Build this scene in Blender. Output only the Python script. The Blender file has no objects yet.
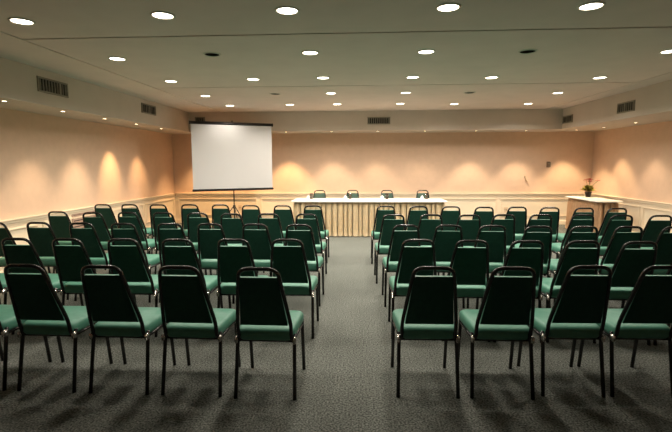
import bpy, bmesh, math, random
from mathutils import Vector, Matrix
random.seed(4)
S = bpy.context.scene
C = S.collection
PI = math.pi

# ------------------------------------------------------------------ room dimensions (metres)
XL, XR, YB, YF = -4.78, 5.62, 11.28, -2.2
H, HS = 2.71, 2.264
SXL, SXR, SYB = -4.02, 4.50, 10.45
RAIL = 0.775

# ------------------------------------------------------------------ materials
def mat(name, col, rough=.6, metal=0., spec=.5, noise=None, bump=None, emit=None, trans=0., sheen=0.):
    m = bpy.data.materials.new(name); m.use_nodes = True
    nt = m.node_tree; b = nt.nodes['Principled BSDF']
    b.inputs['Base Color'].default_value = (*col, 1)
    b.inputs['Roughness'].default_value = rough
    b.inputs['Metallic'].default_value = metal
    b.inputs['Specular IOR Level'].default_value = spec
    b.inputs['Transmission Weight'].default_value = trans
    b.inputs['Sheen Weight'].default_value = sheen
    tc = nt.nodes.new('ShaderNodeTexCoord')
    if noise:
        sc, lo, hi = noise[:3]
        n = nt.nodes.new('ShaderNodeTexNoise'); n.inputs['Scale'].default_value = sc
        n.inputs['Detail'].default_value = noise[3] if len(noise) > 3 else 4
        nt.links.new(tc.outputs['Object'], n.inputs['Vector'])
        r = nt.nodes.new('ShaderNodeValToRGB')
        r.color_ramp.elements[0].position = .3; r.color_ramp.elements[1].position = .7
        r.color_ramp.elements[0].color = (*[c*lo for c in col], 1)
        r.color_ramp.elements[1].color = (*[min(1, c*hi) for c in col], 1)
        nt.links.new(n.outputs['Fac'], r.inputs['Fac'])
        nt.links.new(r.outputs['Color'], b.inputs['Base Color'])
    if bump:
        n2 = nt.nodes.new('ShaderNodeTexNoise'); n2.inputs['Scale'].default_value = bump[0]
        n2.inputs['Detail'].default_value = 3
        nt.links.new(tc.outputs['Object'], n2.inputs['Vector'])
        bp = nt.nodes.new('ShaderNodeBump'); bp.inputs['Strength'].default_value = bump[1]
        bp.inputs['Distance'].default_value = bump[2]
        nt.links.new(n2.outputs['Fac'], bp.inputs['Height'])
        nt.links.new(bp.outputs['Normal'], b.inputs['Normal'])
    if emit:
        b.inputs['Emission Color'].default_value = (*emit[0], 1)
        b.inputs['Emission Strength'].default_value = emit[1]
    return m

def carpet_mat():
    m = mat('carpet', (.15, .16, .13), .95, spec=.1)
    nt = m.node_tree; b = nt.nodes['Principled BSDF']
    tc = nt.nodes.new('ShaderNodeTexCoord')
    n = nt.nodes.new('ShaderNodeTexNoise'); n.inputs['Scale'].default_value = 85; n.inputs['Detail'].default_value = 3
    n2 = nt.nodes.new('ShaderNodeTexNoise'); n2.inputs['Scale'].default_value = 1.6; n2.inputs['Detail'].default_value = 3
    for k in (n, n2): nt.links.new(tc.outputs['Object'], k.inputs['Vector'])
    r = nt.nodes.new('ShaderNodeValToRGB')
    r.color_ramp.elements[0].position = .36; r.color_ramp.elements[0].color = (.055, .060, .052, 1)
    r.color_ramp.elements[1].position = .66; r.color_ramp.elements[1].color = (.275, .285, .255, 1)
    nt.links.new(n.outputs['Fac'], r.inputs['Fac'])
    mx = nt.nodes.new('ShaderNodeMix'); mx.data_type = 'RGBA'; mx.blend_type = 'MULTIPLY'
    mx.inputs['Factor'].default_value = .35
    nt.links.new(r.outputs['Color'], mx.inputs['A']); nt.links.new(n2.outputs['Fac'], mx.inputs['B'])
    nt.links.new(mx.outputs['Result'], b.inputs['Base Color'])
    bp = nt.nodes.new('ShaderNodeBump'); bp.inputs['Strength'].default_value = .5; bp.inputs['Distance'].default_value = .01
    nt.links.new(n.outputs['Fac'], bp.inputs['Height']); nt.links.new(bp.outputs['Normal'], b.inputs['Normal'])
    return m

M = dict(
    carpet=carpet_mat(),
    wall=mat('peach_wallpaper', (.67, .475, .345), .8, spec=.2, noise=(9, .97, 1.03)),
    wains=mat('cream_paint', (.78, .66, .50), .55, spec=.3, noise=(5, .98, 1.02)),
    ceil=mat('ceiling_paint', (.66, .575, .525), .9, spec=.1, noise=(3, .97, 1.03)),
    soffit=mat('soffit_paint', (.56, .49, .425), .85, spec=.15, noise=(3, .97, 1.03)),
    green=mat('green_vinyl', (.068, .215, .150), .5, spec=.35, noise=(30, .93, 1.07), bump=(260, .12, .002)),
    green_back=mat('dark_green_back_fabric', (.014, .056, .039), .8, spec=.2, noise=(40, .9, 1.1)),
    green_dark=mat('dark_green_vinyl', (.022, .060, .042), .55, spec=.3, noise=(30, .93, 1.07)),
    tube=mat('dark_bronze_tube', (.013, .011, .010), .26, metal=.3, spec=.6, noise=(20, .9, 1.1)),
    chrome=mat('steel_bracket', (.52, .49, .45), .22, metal=1., noise=(60, .9, 1.1)),
    rubber=mat('black_rubber', (.012, .012, .012), .7, noise=(50, .9, 1.1)),
    white_cloth=mat('white_cloth', (.68, .64, .56), .85, spec=.2, noise=(25, .97, 1.02)),
    skirt=mat('cream_skirt_cloth', (.90, .74, .49), .75, spec=.25, noise=(14, .94, 1.05)),
    skirt2=mat('tan_skirt_cloth', (.72, .47, .27), .75, spec=.25, noise=(14, .92, 1.06)),
    wood=mat('table_board', (.30, .20, .12), .5, noise=(6, .85, 1.1)),
    screen=mat('screen_fabric', (.53, .52, .52), .7, spec=.2, noise=(3, .99, 1.01)),
    black=mat('black_metal', (.014, .012, .012), .4, metal=.3, noise=(30, .9, 1.1)),
    lamp=mat('lamp_glow', (1, .95, .85), .5, emit=((1., .90, .72), 9.)),
    mini=mat('halogen_glow', (1, .9, .7), .5, emit=((1., .78, .5), 12.)),
    ring=mat('white_ring', (.62, .58, .50), .5, noise=(30, .97, 1.02)),
    dark=mat('dark_recess', (.012, .009, .007), 1., spec=0., noise=(30, .8, 1.2)),
    vent=mat('vent_metal', (.24, .215, .17), .5, metal=.2, noise=(30, .9, 1.1)),
    ventdark=mat('vent_recess', (.02, .018, .014), .9, noise=(30, .8, 1.2)),
    grille=mat('brown_grille', (.40, .27, .21), .6, noise=(30, .9, 1.1)),
    grilled=mat('brown_grille_recess', (.07, .04, .032), .8, noise=(30, .9, 1.1)),
    plate=mat('outlet_plastic', (.66, .50, .34), .4, noise=(30, .98, 1.02)),
    device=mat('brown_plastic', (.13, .08, .05), .5, noise=(30, .9, 1.1)),
    pale=mat('pale_plastic', (.20, .175, .14), .5, noise=(30, .95, 1.05)),
    tan=mat('tan_metal', (.40, .28, .18), .5, noise=(30, .9, 1.1)),
    glass=mat('clear_glass', (.95, .97, .97), .03, trans=1., noise=(10, .99, 1.0)),
    napkin=mat('white_paper', (.88, .86, .84), .8, noise=(40, .97, 1.02)),
    pot=mat('dark_pot', (.025, .016, .010), .4, noise=(30, .8, 1.2)),
    leaf=mat('leaf_green', (.46, .42, .06), .5, noise=(30, .6, 1.3)),
    stem=mat('stem_green', (.14, .17, .04), .6, noise=(30, .8, 1.2)),
    petal=mat('red_petal', (.42, .06, .05), .6, noise=(60, .7, 1.3)),
)

# ------------------------------------------------------------------ helpers
def tag(o, label=None, cat=None, group=None, kind=None):
    if label: o['label'] = label
    if cat: o['category'] = cat
    if group: o['group'] = group
    if kind: o['kind'] = kind
    return o

def obj(name, bm, m, parent=None, smooth=False, loc=None):
    me = bpy.data.meshes.new(name)
    bmesh.ops.recalc_face_normals(bm, faces=bm.faces)
    bm.to_mesh(me); bm.free()
    for k in (m if isinstance(m, (list, tuple)) else [m]): me.materials.append(k)
    if smooth:
        for p in me.polygons: p.use_smooth = True
    o = bpy.data.objects.new(name, me); C.objects.link(o)
    if parent: o.parent = parent
    if loc: o.location = loc
    return o

def empty(name, loc=(0, 0, 0), rz=0):
    o = bpy.data.objects.new(name, None); C.objects.link(o)
    o.location = loc; o.rotation_euler = (0, 0, rz); o.empty_display_size = .1
    return o

def struct(name, bm, m, smooth=False):
    return tag(obj(name, bm, m, smooth=smooth), kind='structure')

def box(bm, x0, x1, y0, y1, z0, z1, mi=0):
    v = [bm.verts.new((x, y, z)) for x in (x0, x1) for y in (y0, y1) for z in (z0, z1)]
    for f in ((0, 1, 3, 2), (4, 6, 7, 5), (0, 4, 5, 1), (2, 3, 7, 6), (0, 2, 6, 4), (1, 5, 7, 3)):
        fc = bm.faces.new([v[i] for i in f]); fc.material_index = mi
    return v

def smooth_path(pts, n=5):
    """round the corners of a polyline with short bezier arcs; pts = (co, radius)"""
    out = []
    for i, (p, r) in enumerate(pts):
        p = Vector(p)
        if r == 0 or i in (0, len(pts)-1): out.append(p); continue
        a = Vector(pts[i-1][0]); b = Vector(pts[i+1][0])
        A = p + (a-p).normalized()*min(r, (a-p).length*.5); B = p + (b-p).normalized()*min(r, (b-p).length*.5)
        for k in range(n+1):
            t = k/n; out.append(A*(1-t)**2 + p*2*t*(1-t) + B*t*t)
    return out

def tube(bm, pts, r, seg=8, cap=True, r1=None):
    pts = [Vector(p) for p in pts]; n = len(pts); rings = []
    t0 = (pts[1]-pts[0]).normalized()
    u = t0.orthogonal().normalized()
    for i, p in enumerate(pts):
        t = (pts[min(i+1, n-1)] - pts[max(i-1, 0)]).normalized()
        u = (u - t*u.dot(t)).normalized(); w = t.cross(u)
        rr = r if r1 is None else r + (r1-r)*i/(n-1)
        rings.append([bm.verts.new(p + (u*math.cos(a) + w*math.sin(a))*rr) for a in [2*PI*k/seg for k in range(seg)]])
    for a, b in zip(rings, rings[1:]):
        for k in range(seg): bm.faces.new((a[k], a[(k+1) % seg], b[(k+1) % seg], b[k]))
    if cap: bm.faces.new(rings[0]); bm.faces.new(rings[-1])

def lathe(bm, prof, seg=24, mi=None, c=(0, 0, 0)):
    rings = []
    for r, z in prof:
        if r < 1e-6: rings.append([bm.verts.new((c[0], c[1], c[2]+z))])
        else: rings.append([bm.verts.new((c[0]+r*math.cos(2*PI*k/seg), c[1]+r*math.sin(2*PI*k/seg), c[2]+z)) for k in range(seg)])
    for a, b in zip(rings, rings[1:]):
        for k in range(seg):
            k2 = (k+1) % seg
            if len(a) == 1 and len(b) == 1: continue
            if len(a) == 1: bm.faces.new((a[0], b[k], b[k2]))
            elif len(b) == 1: bm.faces.new((a[k], a[k2], b[0]))
            else: bm.faces.new((a[k], a[k2], b[k2], b[k]))

ORD = ['first', 'second', 'third', 'fourth', 'fifth', 'sixth', 'seventh', 'eighth', 'ninth', 'tenth']

# ------------------------------------------------------------------ room shell
bm = bmesh.new(); box(bm, XL-.15, XR+.15, YF-.15, YB+.15, -.1, 0); struct('floor', bm, M['carpet'])

def wall(name, a, b, n):
    """wall between floor points a,b; n = outward direction; wainscot below the rail"""
    bm = bmesh.new()
    a = Vector((*a, 0)); b = Vector((*b, 0)); n = Vector((*n, 0))*.15
    for z0, z1, mi in ((0, RAIL-.06, 1), (RAIL-.06, H+.06, 0)):
        v = [bm.verts.new(p + Vector((0, 0, z))) for z in (z0, z1) for p in (a, b, b+n, a+n)]
        for f in ((0, 1, 5, 4), (1, 2, 6, 5), (2, 3, 7, 6), (3, 0, 4, 7), (0, 3, 2, 1), (4, 5, 6, 7)):
            bm.faces.new([v[i] for i in f]).material_index = mi
    struct(name, bm, [M['wall'], M['wains']])
wall('wall_back', (XL-.15, YB), (XR+.15, YB), (0, 1))
wall('wall_front', (XL-.15, YF), (XR+.15, YF), (0, -1))
wall('wall_left', (XL, YF), (XL, YB), (-1, 0))
wall('wall_right', (XR, YF), (XR, YB), (1, 0))

# ceiling: plasterboard fields with open joints between them
bm = bmesh.new()
g = .014
xs = [XL, -3.27, 4.14, XR]; ys = [YF, 1.5, 4.30, 7.12, YB]
for i in range(3):
    for j in range(4):
        if i == 1:
            box(bm, xs[i]+g*2, xs[i+1]-g*2, ys[j]+g*1.3, ys[j+1]-g*1.3, H, H+.035)
    if i != 1: box(bm, xs[i], xs[i+1], YF, YB, H, H+.035)
box(bm, XL, XR, YF, YB, H+.035, H+.1)
struct('ceiling', bm, M['ceil'])
# dropped soffit along three walls
def soffit(name, x0, x1, y0, y1):
    bm = bmesh.new(); box(bm, x0, x1, y0, y1, HS, H-.0005)
    struct(name, bm, M['soffit'])
soffit('soffit_left', XL, SXL, YF, YB)
soffit('soffit_right', SXR, XR, YF, YB)
soffit('soffit_back', SXL, SXR, SYB, YB)

# wall-plane helper: s along the wall, z up, d out of the wall into the room
def W(side):
    if side == 'back': return lambda s, z, d: (s, YB-d, z)
    if side == 'left': return lambda s, z, d: (XL+d, s, z)
    return lambda s, z, d: (XR-d, s, z)
def wbox(bm, f, s0, s1, z0, z1, d0, d1, mi=0):
    v = [bm.verts.new(f(s, z, d)) for s in (s0, s1) for d in (d0, d1) for z in (z0, z1)]
    for k in ((0, 1, 3, 2), (4, 6, 7, 5), (0, 4, 5, 1), (2, 3, 7, 6), (0, 2, 6, 4), (1, 5, 7, 3)):
        bm.faces.new([v[i] for i in k]).material_index = mi
def wprofile(bm, f, s0, s1, prof):
    """extrude a (d,z) profile along the wall"""
    A = [bm.verts.new(f(s0, z, d)) for d, z in prof]; B = [bm.verts.new(f(s1, z, d)) for d, z in prof]
    n = len(prof)
    for k in range(n): bm.faces.new((A[k], A[(k+1) % n], B[(k+1) % n], B[k]))
    bm.faces.new(A); bm.faces.new(B)
RP = [(0, RAIL-.085), (.012, RAIL-.085), (.014, RAIL-.068), (.026, RAIL-.055), (.030, RAIL-.03), (.044, RAIL-.018), (.046, RAIL), (0, RAIL)]
for n, (sd, s0, s1) in enumerate((('back', XL+.05, XR-.05), ('left', YF, YB), ('right', YF, YB)), 1):
    f = W(sd); bm = bmesh.new(); wprofile(bm, f, s0, s1, RP)
    struct('trim_%d' % n, bm, M['wains'])
    bm = bmesh.new(); wprofile(bm, f, s0, s1, [(0, 0), (.016, 0), (.016, .085), (.010, .10), (0, .105)])
    struct('baseboard_'+sd, bm, M['wains'])
panels = [('back', -4.70, -2.64), ('back', -2.54, -.58), ('back', -.48, 1.36), ('back', 1.46, 3.36), ('back', 3.46, 5.54)]
e = YB-.10
for k in range(5): panels.append(('left', e-1.52-k*1.62, e-k*1.62))
for k in range(4): panels.append(('right', e-1.90-k*2.0, e-k*2.0))
n = 4
for sd, s0, s1 in panels:                                   # moulded frames on the wainscot
    f = W(sd); bm = bmesh.new(); z0, z1, w = .20, .645, .032
    for (a, b, c, d) in ((s0, s1, z1-w, z1), (s0, s1, z0, z0+w), (s0, s0+w, z0+w, z1-w), (s1-w, s1, z0+w, z1-w)):
        wbox(bm, f, a, b, c, d, 0, .012)
        if b-a > d-c: wbox(bm, f, a, b, c+.010, d-.006, .012, .022)
        else: wbox(bm, f, a+.010, b-.006, c, d, .012, .022)
    struct('trim_%d' % n, bm, M['wains']); n += 1

# ------------------------------------------------------------------ lamps
LP = 1.0
def spot(loc, power, col, size, blend, radius, parent=None):
    l = bpy.data.lights.new('spot', 'SPOT'); l.energy = power; l.color = col
    l.spot_size = math.radians(size); l.spot_blend = blend; l.shadow_soft_size = radius
    o = bpy.data.objects.new('lamp_light', l); C.objects.link(o); o.location = loc
    if parent: o.parent = parent
    return o

def downlight_parts():
    a = bmesh.new()
    lathe(a, [(.080, 0), (.098, 0), (.096, -.006), (.086, -.010), (.079, -.006), (.079, .0), (.080, 0)], 28)
    b = bmesh.new(); lathe(b, [(0, -.0035), (.081, -.0035)], 28)
    return a, b
dl = {
 'nearest': [(-2.84, 3.77), (-1.60, 3.70), (-.58, 3.65), (.67, 3.66), (1.76, 3.70)],
 'second': [(-2.77, 5.13), (-1.63, 5.0, 0), (-.55, 5.0), (.70, 5.04), (1.79, 5.10, 0), (3.33, 5.20)],
 'third': [(-2.75, 6.54), (-1.53, 6.47), (-.53, 6.43), (.72, 6.48), (1.83, 6.58), (3.365, 6.70)],
 'fourth': [(-2.74, 7.96), (-1.47, 7.82, 0), (-.51, 7.82), (.76, 7.86), (1.85, 7.94, 0), (3.375, 8.08)],
 'farthest': [(-2.70, 9.31), (-1.44, 9.25), (-.48, 9.25), (.79, 9.27), (1.89, 9.40), (3.385, 9.48)]}
lit0 = None
ROWP = {'nearest': .42, 'second': .66, 'third': .85, 'fourth': .95, 'farthest': .85}
for row, L in dl.items():
    for i, p in enumerate(L):
        on = len(p) == 2
        t = empty('ceiling_downlight', (p[0], p[1], H))
        tag(t, ('lit' if on else 'unlit dark') + ' round recessed ceiling downlight, %s from the left in the %s row' % (ORD[i], row),
            'ceiling light', 'lit ceiling downlights' if on else 'unlit ceiling downlights')
        if lit0 is None:
            a, b = downlight_parts()
            ro = obj('trim_ring', a, M['ring'], t, True); bo = obj('lamp_disc', b, M['lamp'], t)
            lit0 = (ro.data, bo.data); dd = bo.data.copy(); dd.materials.clear(); dd.materials.append(M['dark'])
        else:
            for nm, me in (('trim_ring', lit0[0]), ('lamp_disc' if on else 'lamp_opening', lit0[1] if on else dd)):
                o = bpy.data.objects.new(nm, me); C.objects.link(o); o.parent = t
        if on: spot((0, 0, -.02), 150*ROWP[row]*(.4 if (row, i) == ('farthest', 0) else 1), (1., .915, .79), 156, .6, .12, t)

minis = [('left', -4.22, y, k) for k, y in enumerate((4.15, 5.21, 6.26, 7.31, 8.36, 9.42))]
minis += [('back', x, 10.74, k) for k, x in enumerate((-4.0, -2.9, -1.78, -.69, .40, 1.5, 2.68, 3.82, 4.95))]
minis += [('right', 5.18, y, k) for k, y in enumerate((10.02, 8.90, 7.80, 6.70, 5.6))]
MP = {('left', 4): 1.05, ('left', 5): .9, ('left', 2): .75, ('left', 0): .6, ('back', 0): 2.4, ('back', 1): 2.2, ('back', 5): .25, ('back', 4): .5, ('back', 3): .75, ('back', 2): 1.7, ('back', 8): 1.25, ('right', 0): .8, ('right', 1): .45, ('right', 2): .42, ('right', 3): .4, ('right', 4): .35, ('back', 6): .8, ('back', 7): .85, ('left', 1): .6, ('left', 3): .9}
MC = {('left', 4): (1., .66, .32)}
m0 = None
MW = (1., .62, .30)
MC.update({('back', 0): MW, ('back', 1): MW, ('back', 2): MW, ('left', 5): MW, ('back', 8): (1., .74, .44), ('right', 0): (1., .74, .44)})
for sd, x, y, k in minis:
    t = empty('soffit_spotlight', (x, y, HS))
    if sd == 'left': lb = 'tiny warm halogen spot under the left soffit, %s from the back corner' % ORD[5-k]
    elif sd == 'back': lb = 'tiny warm halogen spot under the back soffit, %s from the left corner' % ORD[k]
    else: lb = 'tiny warm halogen spot under the right soffit, %s from the back corner' % ORD[k]
    tag(t, lb, 'spotlight', 'halogen spots under the soffits')
    if m0 is None:
        a = bmesh.new(); lathe(a, [(.026, 0), (.036, 0), (.035, -.004), (.026, -.004), (.026, 0)], 16)
        b = bmesh.new(); lathe(b, [(0, -.003), (.0262, -.003)], 16)
        m0 = (obj('trim_ring', a, M['ring'], t, True).data, obj('bulb', b, M['mini'], t).data)
    else:
        for nm, me in zip(('trim_ring', 'bulb'), m0):
            o = bpy.data.objects.new(nm, me); C.objects.link(o); o.parent = t
    sz, ti, bl = (74, 6, .9) if sd == 'left' else (80, 0, .55)
    if sd == 'right': sz = 72
    if sd == 'back' and k < 2: bl = 1.
    if (sd, k) == ('left', 3): sz, ti, bl = 64, 12, 1.
    if (sd, k) == ('left', 4): sz, ti, bl = 48, 27, 1.
    if (sd, k) == ('left', 5): sz, ti, bl = 54, 20, 1.
    o = spot((0, 0, -.015), 115*MP.get((sd, k), 1.), MC.get((sd, k), (1., .77, .52)), sz, bl, .015, t)
    o.rotation_euler = (0, math.radians(ti), 0)

# ------------------------------------------------------------------ air grilles
def wall_vent(name, f, s0, s1, z0, z1, n, label, fm, dm, vertical=True, split=None):
    """framed grille lying on a wall plane f(s,z,d)"""
    c = Vector(f((s0+s1)/2, z0, 0))
    t = empty(name, c); tag(t, label, 'air vent', None)
    ff = lambda s, z, d: tuple(Vector(f(s, z, d)) - c)
    w = .022
    bm = bmesh.new()
    for (a, b, p, q) in ((s0, s1, z1-w, z1), (s0, s1, z0, z0+w), (s0, s0+w, z0+w, z1-w), (s1-w, s1, z0+w, z1-w)):
        wbox(bm, ff, a, b, p, q, 0, .016)
    obj('frame', bm, fm, t)
    bm = bmesh.new(); wbox(bm, ff, s0+w, s1-w, z0+w, z1-w, 0, .003); obj('backing', bm, dm, t)
    for i in range(n):
        bm = bmesh.new()
        if vertical:
            s = s0+w+(s1-s0-2*w)*(i+.5)/n; hw = .006
            if split and abs(i-split) < .6: hw = .018
            wbox(bm, ff, s-hw, s+hw, z0+w, z1-w, .003, .013)
        else:
            z = z0+w+(z1-z0-2*w)*(i+.5)/n; hw = (z1-z0)/n*.24
            wbox(bm, ff, s0+w, s1-w, z-hw, z+hw, .003, .014)
        obj('slat', bm, fm, t)
    return t
fl = lambda s, z, d: (SXL+d, s, z)
fr = lambda s, z, d: (SXR-d, s, z)
fb = lambda s, z, d: (s, SYB-d, z)
G = 'air grilles in the soffit'
for a in ((fl, 5.51, 6.09, 2.42, 2.61, 10, 'grey air grille on the left soffit face, the one nearest the camera', 7),
          (fl, 8.18, 8.75, 2.455, 2.635, 8, 'grey air grille on the left soffit face, midway to the screen', 4),
          (fb, -3.86, -3.62, 2.43, 2.60, 4, 'grey air grille in the back soffit above the left end of the screen', None),
          (fb, .15, .67, 2.40, 2.565, 10, 'wide grey air grille in the middle of the back soffit', None),
          (fr, 7.78, 8.28, 2.362, 2.540, 8, 'grey air grille on the right soffit face, the nearer of two', 4),
          (fr, 9.96, 10.41, 2.377, 2.540, 6, 'grey air grille on the right soffit face beside the back corner', 3)):
    o = wall_vent('air_vent', a[0], a[1], a[2], a[3], a[4], a[5], a[6], M['vent'], M['ventdark'], True, a[7]); o['group'] = G
wall_vent('wall_grille', W('left'), 7.12, 7.95, .40, .695, 5, 'brown louvred grille low on the left wall behind the chairs', M['grille'], M['grilled'], False)

# ------------------------------------------------------------------ small wall fittings
def outlet(x, z, label):
    t = empty('wall_outlet', (x, YB, z)); tag(t, label, 'outlet', 'outlets on the back wall')
    f = lambda s, zz, d: (s, -d, zz)
    bm = bmesh.new(); wbox(bm, f, -.045, .045, -.065, .065, 0, .008); obj('plate', bm, M['plate'], t)
    for s in (-.018, .018):
        bm = bmesh.new(); wbox(bm, f, s-.006, s+.006, -.02, .02, .008, .010); obj('socket', bm, M['device'], t)
outlet(-3.08, .40, 'pale wall outlet on the wainscot right of the screen tripod')
outlet(3.60, .36, 'pale wall outlet on the wainscot behind the right block of chairs')
t = empty('wall_controller', (4.575, YB, 1.475)); tag(t, 'small dark brown control box on the back wall near the right corner', 'wall control')
f = lambda s, zz, d: (s, -d, zz)
bm = bmesh.new(); wbox(bm, f, -.045, .022, -.07, .07, 0, .03); obj('housing', bm, M['device'], t)
bm = bmesh.new(); wbox(bm, f, .022, .05, -.06, .06, 0, .024); obj('side_panel', bm, M['pale'], t)
bm = bmesh.new(); wbox(bm, f, -.015, .012, .0, .035, .03, .033); obj('display', bm, M['pale'], t)
bm = bmesh.new(); wbox(bm, f, -.012, .010, -.05, -.03, .03, .037); obj('knob', bm, M['pale'], t)
bm = bmesh.new()
tube(bm, smooth_path([((4.03, YB-.002, 1.18), 0), ((4.03, YB-.03, 1.17), .01), ((4.05, YB-.03, 1.09), .02), ((4.105, YB-.03, 1.05), 0)]), .010, 8)
wbox(bm, lambda s, zz, d: (s, YB-d, zz), 4.01, 4.05, 1.15, 1.20, 0, .012)
tag(obj('wall_bracket', bm, M['tan'], None), 'tiny tan hooked bracket on the back wall, lower than the control box', 'bracket')

# ------------------------------------------------------------------ stacking chair
def cushion(bm, outline, z0, z1, crown, rad):
    """soft cushion: outline (ccw xy), rounded edges top and bottom, crowned top"""
    cx = sum(p[0] for p in outline)/len(outline); cy = sum(p[1] for p in outline)/len(outline)
    rings = []
    for ins, z in ((.9, z0), (.35, z0+rad*.12), (.0, z0+rad*.7), (.0, z1-rad*.9), (.15, z1-rad*.45), (.45, z1-rad*.15), (1.0, z1)):
        rings.append([bm.verts.new((cx+(x-cx)*(1-ins*rad/.2), cy+(y-cy)*(1-ins*rad/.2), z)) for x, y in outline])
    n = len(outline)
    for q, zz in ((.55, z1+crown*.7),):
        rings.append([bm.verts.new((cx+(x-cx)*q, cy+(y-cy)*q, zz)) for x, y in outline])
    for a, b in zip(rings, rings[1:]):
        for k in range(n): bm.faces.new((a[k], a[(k+1) % n], b[(k+1) % n], b[k]))
    bm.faces.new(rings[0]); top = bm.verts.new((cx, cy, z1+crown))
    for k in range(n): bm.faces.new((rings[-1][k], rings[-1][(k+1) % n], top))

def rounded(pts, r, n=4):
    out = []
    N = len(pts)
    for i in range(N):
        p = Vector(pts[i]); a = Vector(pts[i-1]); b = Vector(pts[(i+1) % N])
        A = p+(a-p).normalized()*r; B = p+(b-p).normalized()*r
        for k in range(n+1):
            t = k/n; q = A*(1-t)**2+p*2*t*(1-t)+B*t*t; out.append((q.x, q.y))
    return out

TR = .0122
def lean(z):            # local y of the back tubes at height z
    return -.145 - (z-.46)*.155/.44
def make_chair():
    t = empty('stacking_chair')
    bm = bmesh.new()
    cushion(bm, rounded([(-.185, -.145), (.185, -.145), (.205, .255), (-.205, .255)], .055), .376, .460, .014, .03)
    obj('seat', bm, M['green'], t, True)
    # upholstered back: tapered, slightly curved pad between the tubes
    bm = bmesh.new()
    z0, z1, w0, w1 = .490, .832, .155, .116
    NX, NZ = 8, 8; grid = {}
    for side in (0, 1):
        for i in range(NX+1):
            for j in range(NZ+1):
                u = i/NX*2-1; v = j/NZ
                z = z0+(z1-z0)*v; w = w0+(w1-w0)*v
                edge = max(abs(u), abs(v*2-1))
                puff = .016*(1-edge**4) if side else .004*(1-edge**4)
                y = lean(z) + (.022+puff if side else -.006-puff)
                cr = 1-.05*max(0, abs(v*2-1)-.8)*5*.2
                grid[side, i, j] = bm.verts.new((u*w*cr, y, z))
    for side in (0, 1):
        for i in range(NX):
            for j in range(NZ):
                fc = bm.faces.new((grid[side, i, j], grid[side, i+1, j], grid[side, i+1, j+1], grid[side, i, j+1]))
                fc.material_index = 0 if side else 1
    rim = [(i, 0) for i in range(NX)]+[(NX, j) for j in range(NZ)]+[(i, NZ) for i in range(NX, 0, -1)]+[(0, j) for j in range(NZ, 0, -1)]
    for k in range(len(rim)):
        a, b = rim[k], rim[(k+1) % len(rim)]
        bm.faces.new((grid[0, a[0], a[1]], grid[0, b[0], b[1]], grid[1, b[0], b[1]], grid[1, a[0], a[1]])).material_index = 0
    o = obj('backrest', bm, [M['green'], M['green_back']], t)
    # hoop and back tubes, turning forward under the seat
    bm = bmesh.new()
    P = [((-.172, -.02, .372), 0), ((-.172, lean(.43)+.005, .372), .05), ((-.172, lean(.50), .50), .04), ((-.131, lean(.80), .80), .03), ((-.113, lean(.889), .889), .062)]
    Q = P + [((-x, y, z), r) for (x, y, z), r in reversed(P)]
    tube(bm, smooth_path(Q, 7), TR, 10)
    obj('back_frame', bm, M['tube'], t, True)
    # seat frame: side rails, cross rails
    bm = bmesh.new()
    for s in (-1, 1): tube(bm, [(s*.178, -.125, .372), (s*.192, .225, .372)], .011, 8)
    tube(bm, [(-.178, -.115, .372), (.178, -.115, .372)], .010, 8); tube(bm, [(-.19, .20, .372), (.19, .20, .372)], .010, 8)
    obj('seat_frame', bm, M['tube'], t, True)
    for s in (-1, 1):
        for (top, foot) in (((s*.186, -.105, .415), (s*.194, -.178, .0)), ((s*.192, .205, .405), (s*.194, .262, .0))):
            bm = bmesh.new()
            tube(bm, smooth_path([(top, 0), (tuple(Vector(top).lerp(Vector(foot), .12)), .02), (foot, 0)], 3), .0125, 10)
            obj('leg', bm, M['tube'], t, True)
        bm = bmesh.new()                                # steel clip joining back tube, rail and rear leg
        v = box(bm, s*.190-.010, s*.190+.010, -.150, -.105, .358, .404)
        bmesh.ops.bevel(bm, geom=bm.edges[:], offset=.005, segments=2, affect='EDGES')
        obj('bracket', bm, M['chrome'], t, True)
    return t

def copy_thing(o):
    c = o.copy(); C.objects.link(c)
    for ch in list(o.children):
        d = ch.copy(); C.objects.link(d); d.parent = c
    return c

proto = make_chair(); used = False
def place(x, y, rz, label, group):
    global used
    o = copy_thing(proto) if used else proto
    used = True
    o.location = (x, y, 0); o.rotation_euler = (0, 0, rz)
    tag(o, label, 'chair', group)
    return o

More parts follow.
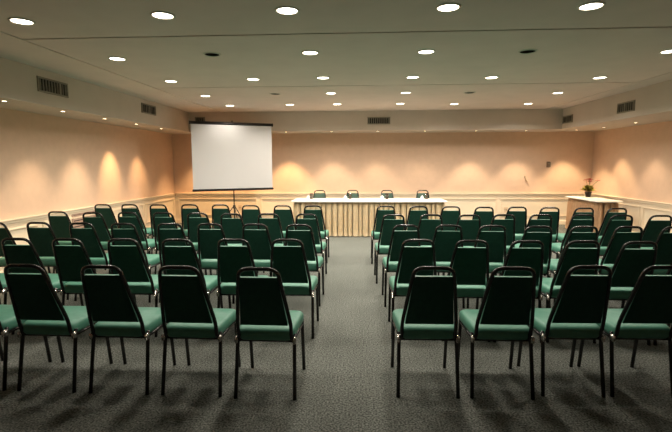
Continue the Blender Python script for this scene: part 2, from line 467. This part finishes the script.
rows = {'L1': [(-0.612, 2.895), (-1.106, 2.915), (-1.600, 2.915), (-2.100, 2.92), (-2.590, 2.925)],
 'L2': [(-0.604, 3.917), (-1.061, 3.907), (-1.524, 3.881), (-1.995, 3.888), (-2.464, 3.878), (-2.919, 3.885), (-3.39, 3.89)],
 'L3': [(-0.627, 4.807), (-1.09, 4.843), (-1.573, 4.855), (-2.011, 4.857), (-2.513, 4.847), (-2.985, 4.874), (-3.485, 4.904), (-3.95, 4.877)],
 'L4': [(-0.667, 5.778), (-1.155, 5.815), (-1.624, 5.788), (-2.083, 5.86), (-2.548, 5.894), (-3.021, 5.915), (-3.475, 5.876), (-4.02, 5.986)],
 'L5': [(-0.707, 6.879), (-1.162, 6.908), (-1.654, 6.92), (-2.145, 7.022), (-2.64, 7.035), (-3.13, 7.016), (-3.585, 7.028), (-4.02, 7.04)],
 'R1': [(0.440, 2.965), (0.920, 2.975), (1.387, 3.025), (1.835, 3.04)],
 'R2': [(0.474, 3.938), (0.904, 3.916), (1.339, 3.915), (1.785, 3.927), (2.215, 3.905), (2.655, 3.905)],
 'R3': [(0.457, 4.815), (0.897, 4.819), (1.327, 4.805), (1.757, 4.766), (2.201, 4.77), (2.631, 4.784), (3.061, 4.763), (3.50, 4.77)],
 'R4': [(0.398, 5.744), (0.864, 5.758), (1.314, 5.741), (1.744, 5.789), (2.179, 5.795), (2.68, 5.798), (3.11, 5.762), (3.545, 5.746)],
 'R5': [(0.372, 6.856), (0.842, 6.813), (1.301, 6.803), (1.763, 6.731), (2.235, 6.762), (2.66, 6.70), (3.09, 6.63), (3.519, 6.604)]}
RN = {'1': 'nearest row', '2': 'second row', '3': 'third row', '4': 'fourth row', '5': 'farthest row'}
for k, L in rows.items():
    sidew = 'left' if k[0] == 'L' else 'right'
    for i, (x, y) in enumerate(L):
        at = 'on the aisle' if i == 0 else '%s from the aisle' % ORD[i]
        place(x, y, math.radians(random.uniform(-1.2, 1.2)),
              'green stacking chair, %s block, %s, %s' % (sidew, RN[k[1]], at),
              '%s block of green chairs' % sidew)
dark_back = None
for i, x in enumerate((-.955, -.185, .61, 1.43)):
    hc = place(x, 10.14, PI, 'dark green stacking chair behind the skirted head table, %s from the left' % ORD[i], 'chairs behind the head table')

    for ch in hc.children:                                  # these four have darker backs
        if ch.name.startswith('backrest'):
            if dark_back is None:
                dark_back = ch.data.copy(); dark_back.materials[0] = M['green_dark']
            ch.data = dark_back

# ------------------------------------------------------------------ tables
def skirt_mesh(pts, z0, z1, amp, wl, th=.004, seed=1):
    """pleated cloth hanging along a polyline"""
    rnd = random.Random(seed); bm = bmesh.new(); loop = []
    for a, b in zip(pts, pts[1:]):
        a = Vector(a); b = Vector(b); d = b-a; L = d.length; d.normalize(); nn = Vector((d.y, -d.x))
        s = 0
        while s < L:
            w = wl*rnd.uniform(.6, 1.45); w = min(w, L-s)
            if w < wl*.3: break
            am = amp*rnd.uniform(.75, 1.1)
            for q in range(12):
                t = q/12; h = min(1, max(0, .52-.62*math.cos(2*PI*t)))
                loop.append((a+d*(s+w*t), nn, am*h))
            s += w
    loop.append((Vector(pts[-1]), loop[-1][1], 0))
    Z = [z1, z1-.03, z1-.12, (z0+z1)/2, z0+.1, z0]
    K = [.35, .55, .8, 1., 1.15, 1.25]
    grid = []
    for z, kk in zip(Z, K):
        grid.append([bm.verts.new((*(p+nn*(h*kk+.012)), z)) for p, nn, h in loop])
    for r1, r2 in zip(grid, grid[1:]):
        for i in range(len(loop)-1): bm.faces.new((r1[i], r1[i+1], r2[i+1], r2[i]))
    bmesh.ops.solidify(bm, geom=bm.faces[:], thickness=th)
    return bm

def table(x0, x1, y0, y1, label, splits=1):
    t = empty('banquet_table', ((x0+x1)/2, (y0+y1)/2, 0)); tag(t, label, 'table')
    cx, cy = (x0+x1)/2, (y0+y1)/2
    bm = bmesh.new(); box(bm, x0-cx, x1-cx, y0-cy, y1-cy, .715, .745); obj('tabletop', bm, M['wood'], t)
    for sx in (x0+.12, x1-.12):
        for sy in (y0+.1, y1-.1):
            bm = bmesh.new(); tube(bm, [(sx-cx, sy-cy, .715), (sx-cx, sy-cy, 0)], .016, 8); obj('leg', bm, M['tube'], t, True)
    return t
def cloth_mesh(x0, x1, y0, y1, z, drop, over):
    bm = bmesh.new()
    out = rounded([(x0-over, y0-over), (x1+over, y0-over), (x1+over, y1+over), (x0-over, y1+over)], .03)
    n = len(out); rings = []
    cx, cy = (x0+x1)/2, (y0+y1)/2
    for q, zz in ((.0, z-drop), (.0, z-.012), (.010, z-.003), (.03, z)):
        rings.append([bm.verts.new((x-math.copysign(q, x-cx), y-math.copysign(q, y-cy), zz)) for x, y in out])
    for a, b in zip(rings, rings[1:]):
        for k in range(n): bm.faces.new((a[k], a[(k+1) % n], b[(k+1) % n], b[k]))
    bm.faces.new(rings[-1])
    bmesh.ops.recalc_face_normals(bm, faces=bm.faces)
    bmesh.ops.solidify(bm, geom=bm.faces[:], thickness=.003)
    return bm

table(-1.39, 1.72, 9.20, 9.86, 'long skirted head table with white cloth facing the chairs')
tag(obj('tablecloth', cloth_mesh(-1.39, 1.72, 9.20, 9.86, .7535, .030, .045), M['white_cloth']), 'white cloth lying on the long head table', 'tablecloth')
tag(obj('table_skirt', skirt_mesh([(-1.37, 9.84), (-1.37, 9.245), (1.70, 9.245), (1.70, 9.84)], .012, .712, .029, .098, seed=3), M['skirt'], None, True),
    'cream pleated skirt hanging around the long head table', 'table skirt')
table(4.775, 5.21, 9.27, 10.60, 'smaller skirted side table in the right back corner under the plant')
tag(obj('tablecloth', cloth_mesh(4.775, 5.21, 9.27, 10.60, .7535, .030, .045), M['white_cloth']), 'white cloth lying on the corner side table', 'tablecloth')
tag(obj('table_skirt', skirt_mesh([(4.805, 10.58), (4.805, 9.315), (5.18, 9.315), (5.18, 10.58)], .012, .712, .045, .10, seed=8), M['skirt2'], None, True),
    'tan pleated skirt hanging around the corner side table', 'table skirt')

# ------------------------------------------------------------------ glasses and folded napkins on the head table
TZ = .7545
g0 = n0 = None
for i, x in enumerate((-1.06, -.225, .565, 1.405)):
    if g0 is None:
        bm = bmesh.new()
        lathe(bm, [(0, .0), (.030, .0), (.032, .004), (.037, .125), (.0345, .125), (.030, .012), (0, .010)], 20)
        o = obj('water_glass', bm, M['glass'], None, True); g0 = o
    else:
        o = g0.copy(); C.objects.link(o)
    o.location = (x, 9.60+.02*(i % 2), TZ)
    tag(o, 'clear water glass on the head table, %s place from the left' % ORD[i], 'glass', 'water glasses on the head table')
for i, x in enumerate((-1.13, -.325, .465, 1.315)):
    if n0 is None:
        bm = bmesh.new()                    # napkin folded to a standing peak
        n = 14
        base = [bm.verts.new((.045*math.cos(2*PI*k/n)*(1+.12*(k % 2)), .03*math.sin(2*PI*k/n)*(1+.12*(k % 2)), 0)) for k in range(n)]
        mid = [bm.verts.new((.030*math.cos(2*PI*k/n)*(1+.18*(k % 2)), .018*math.sin(2*PI*k/n)*(1+.18*(k % 2)), .05)) for k in range(n)]
        ap = bm.verts.new((.004, 0, .082))
        for k in range(n):
            bm.faces.new((base[k], base[(k+1) % n], mid[(k+1) % n], mid[k])); bm.faces.new((mid[k], mid[(k+1) % n], ap))
        bm.faces.new(base)
        o = obj('folded_napkin', bm, M['napkin'], None); n0 = o
    else:
        o = n0.copy(); C.objects.link(o)
    o.location = (x, 9.66, TZ); o.rotation_euler = (0, 0, .2*i)
    tag(o, 'small white folded napkin beside a glass, %s place from the left' % ORD[i], 'napkin', 'white napkins on the head table')

# ------------------------------------------------------------------ potted flower on the corner table
pl = empty('potted_plant', (5.09, 10.32, TZ)); pl.scale = (1.2, 1.2, 1.15); tag(pl, 'small potted plant with red flowers on the corner table', 'plant')
bm = bmesh.new(); lathe(bm, [(0, 0), (.042, 0), (.056, .080), (.063, .082), (.063, .098), (.056, .098), (.052, .088), (0, .088)], 20); obj('pot', bm, M['pot'], pl, True)
rnd = random.Random(5)
def leaf(bm, base, d, L, w):
    d = Vector(d).normalized(); base = Vector(base)
    side = d.cross(Vector((0, 0, 1))); side = side.normalized() if side.length > .01 else Vector((1, 0, 0))
    up = side.cross(d)
    rowsv = []
    for k in range(6):
        t = k/5; ww = w*math.sin(PI*min(1, .12+t*.88))**.8 if k < 5 else .001
        p = base + d*L*t - Vector((0, 0, 1))*L*.35*t*t
        rowsv.append([bm.verts.new(p-side*ww+up*.15*ww), bm.verts.new(p), bm.verts.new(p+side*ww+up*.15*ww)])
    for a, b in zip(rowsv, rowsv[1:]):
        bm.faces.new((a[0], a[1], b[1], b[0])); bm.faces.new((a[1], a[2], b[2], b[1]))
bm = bmesh.new()
for k in range(46):
    a = rnd.uniform(0, 2*PI); el = rnd.uniform(.15, 1.2)
    leaf(bm, (rnd.uniform(-.04, .04), rnd.uniform(-.04, .04), rnd.uniform(.10, .17)), (math.cos(a)*math.cos(el), math.sin(a)*math.cos(el), math.sin(el)), rnd.uniform(.12, .19), rnd.uniform(.030, .048))
bmesh.ops.solidify(bm, geom=bm.faces[:], thickness=.0012)
obj('foliage', bm, M['leaf'], pl, True)
for (tx, ty, tz, r) in ((-.05, .0, .325, .062), (-.005, -.03, .340, .070), (.03, .02, .30, .055), (.16, -.01, .315, .055)):
    bm = bmesh.new(); tube(bm, smooth_path([((tx*.15, ty*.3, .10), 0), ((tx*.4, ty*.5, .22), .06), ((tx, ty, tz), 0)], 4), .0035, 6); obj('stem', bm, M['stem'], pl, True)
    bm = bmesh.new()
    for k in range(7):
        a = 2*PI*k/7+rnd.uniform(-.2, .2); el = rnd.uniform(.1, .7)
        leaf(bm, (tx, ty, tz), (math.cos(a)*math.cos(el), math.sin(a)*math.cos(el), math.sin(el)), r, r*.42)
    bmesh.ops.solidify(bm, geom=bm.faces[:], thickness=.0012)
    obj('flower', bm, M['petal'], pl, True)

# ------------------------------------------------------------------ projection screen on a tripod
A = Vector((-3.58, 9.39, 0)); B = Vector((-2.005, 10.19, 0))
mid = (A+B)/2; ang = math.atan2(B.y-A.y, B.x-A.x); hw = (B-A).length/2
sc = empty('projection_screen', (mid.x, mid.y, 0), ang); tag(sc, 'white projection screen with black bars on a tripod in the left back corner', 'projection screen')
zb, zt = .974, 2.352
bm = bmesh.new(); box(bm, -hw+.012, hw-.012, -.0015, .0015, zb, zt); obj('screen_fabric', bm, M['screen'], sc)
bm = bmesh.new(); tube(bm, [(-hw-.01, .012, zt+.03), (hw+.01, .012, zt+.03)], .034, 14); obj('roller_case', bm, M['black'], sc, True)
for s in (-1, 1):
    bm = bmesh.new(); lathe(bm, [(0, -.01), (.037, -.01), (.039, 0), (.037, .01), (0, .01)], 14)
    bmesh.ops.rotate(bm, verts=bm.verts, matrix=Matrix.Rotation(PI/2, 3, 'Y'))
    bmesh.ops.translate(bm, verts=bm.verts, vec=(s*(hw+.012), .012, zt+.03)); obj('end_cap', bm, M['black'], sc, True)
bm = bmesh.new(); box(bm, -hw-.01, hw+.01, -.018, .018, zb-.05, zb)
bmesh.ops.bevel(bm, geom=bm.edges[:], offset=.007, segments=2, affect='EDGES'); obj('bottom_bar', bm, M['black'], sc)
bm = bmesh.new(); tube(bm, [(0, .065, .12), (0, .065, zt+.06)], .014, 10); obj('pole', bm, M['black'], sc, True)
bm = bmesh.new(); tube(bm, smooth_path([((0, .065, zt+.05), 0), ((0, .065, zt+.10), .02), ((.0, .02, zt+.10), .02), ((0, .012, zt+.055), 0)], 4), .009, 8); obj('hook', bm, M['black'], sc, True)
bm = bmesh.new(); lathe(bm, [(0, .52), (.026, .52), (.028, .53), (.028, .59), (.024, .60), (0, .60)], 14, c=(0, .065, 0)); obj('collar', bm, M['black'], sc, True)
for k in range(3):
    a = -PI/2+.55+2*PI*k/3-ang
    bm = bmesh.new()
    tube(bm, [(.02*math.cos(a), .065+.02*math.sin(a), .565), (.44*math.cos(a), .065+.44*math.sin(a), .012)], .011, 8)
    tube(bm, [(.02*math.cos(a), .065+.02*math.sin(a), .18), (.22*math.cos(a), .065+.22*math.sin(a), .30)], .006, 6)
    lg = obj('leg', bm, M['black'], sc, True)
    bm = bmesh.new(); lathe(bm, [(0, 0), (.016, 0), (.016, .03), (0, .03)], 10, c=(.44*math.cos(a), .065+.44*math.sin(a), 0)); obj('rubber_foot', bm, M['rubber'], lg, True)

# ------------------------------------------------------------------ camera, world, colour
cam = bpy.data.cameras.new('camera'); co = bpy.data.objects.new('camera', cam); C.objects.link(co)
cam.sensor_width = 36; cam.lens = 448/672*36; cam.clip_end = 100; cam.clip_start = .05
R = [(0.99850304, 0.05460757, -0.00311228), (-0.00327401, 0.11647088, 0.99318871), (-0.05459811, 0.99169176, -0.11647531)]
mw = Matrix.Identity(4)
for r in range(3):
    mw[r][0] = R[0][r]; mw[r][1] = R[1][r]; mw[r][2] = -R[2][r]; mw[r][3] = (0, 0, 1.516)[r]
co.matrix_world = mw
S.camera = co
w = bpy.data.worlds.new('world'); S.world = w; w.use_nodes = True
w.node_tree.nodes['Background'].inputs['Color'].default_value = (.02, .018, .015, 1)
w.node_tree.nodes['Background'].inputs['Strength'].default_value = .2
S.view_settings.view_transform = 'Standard'; S.view_settings.look = 'None'
S.view_settings.gamma = 1; S.view_settings.use_curve_mapping = False
S.view_settings.exposure = 0.2
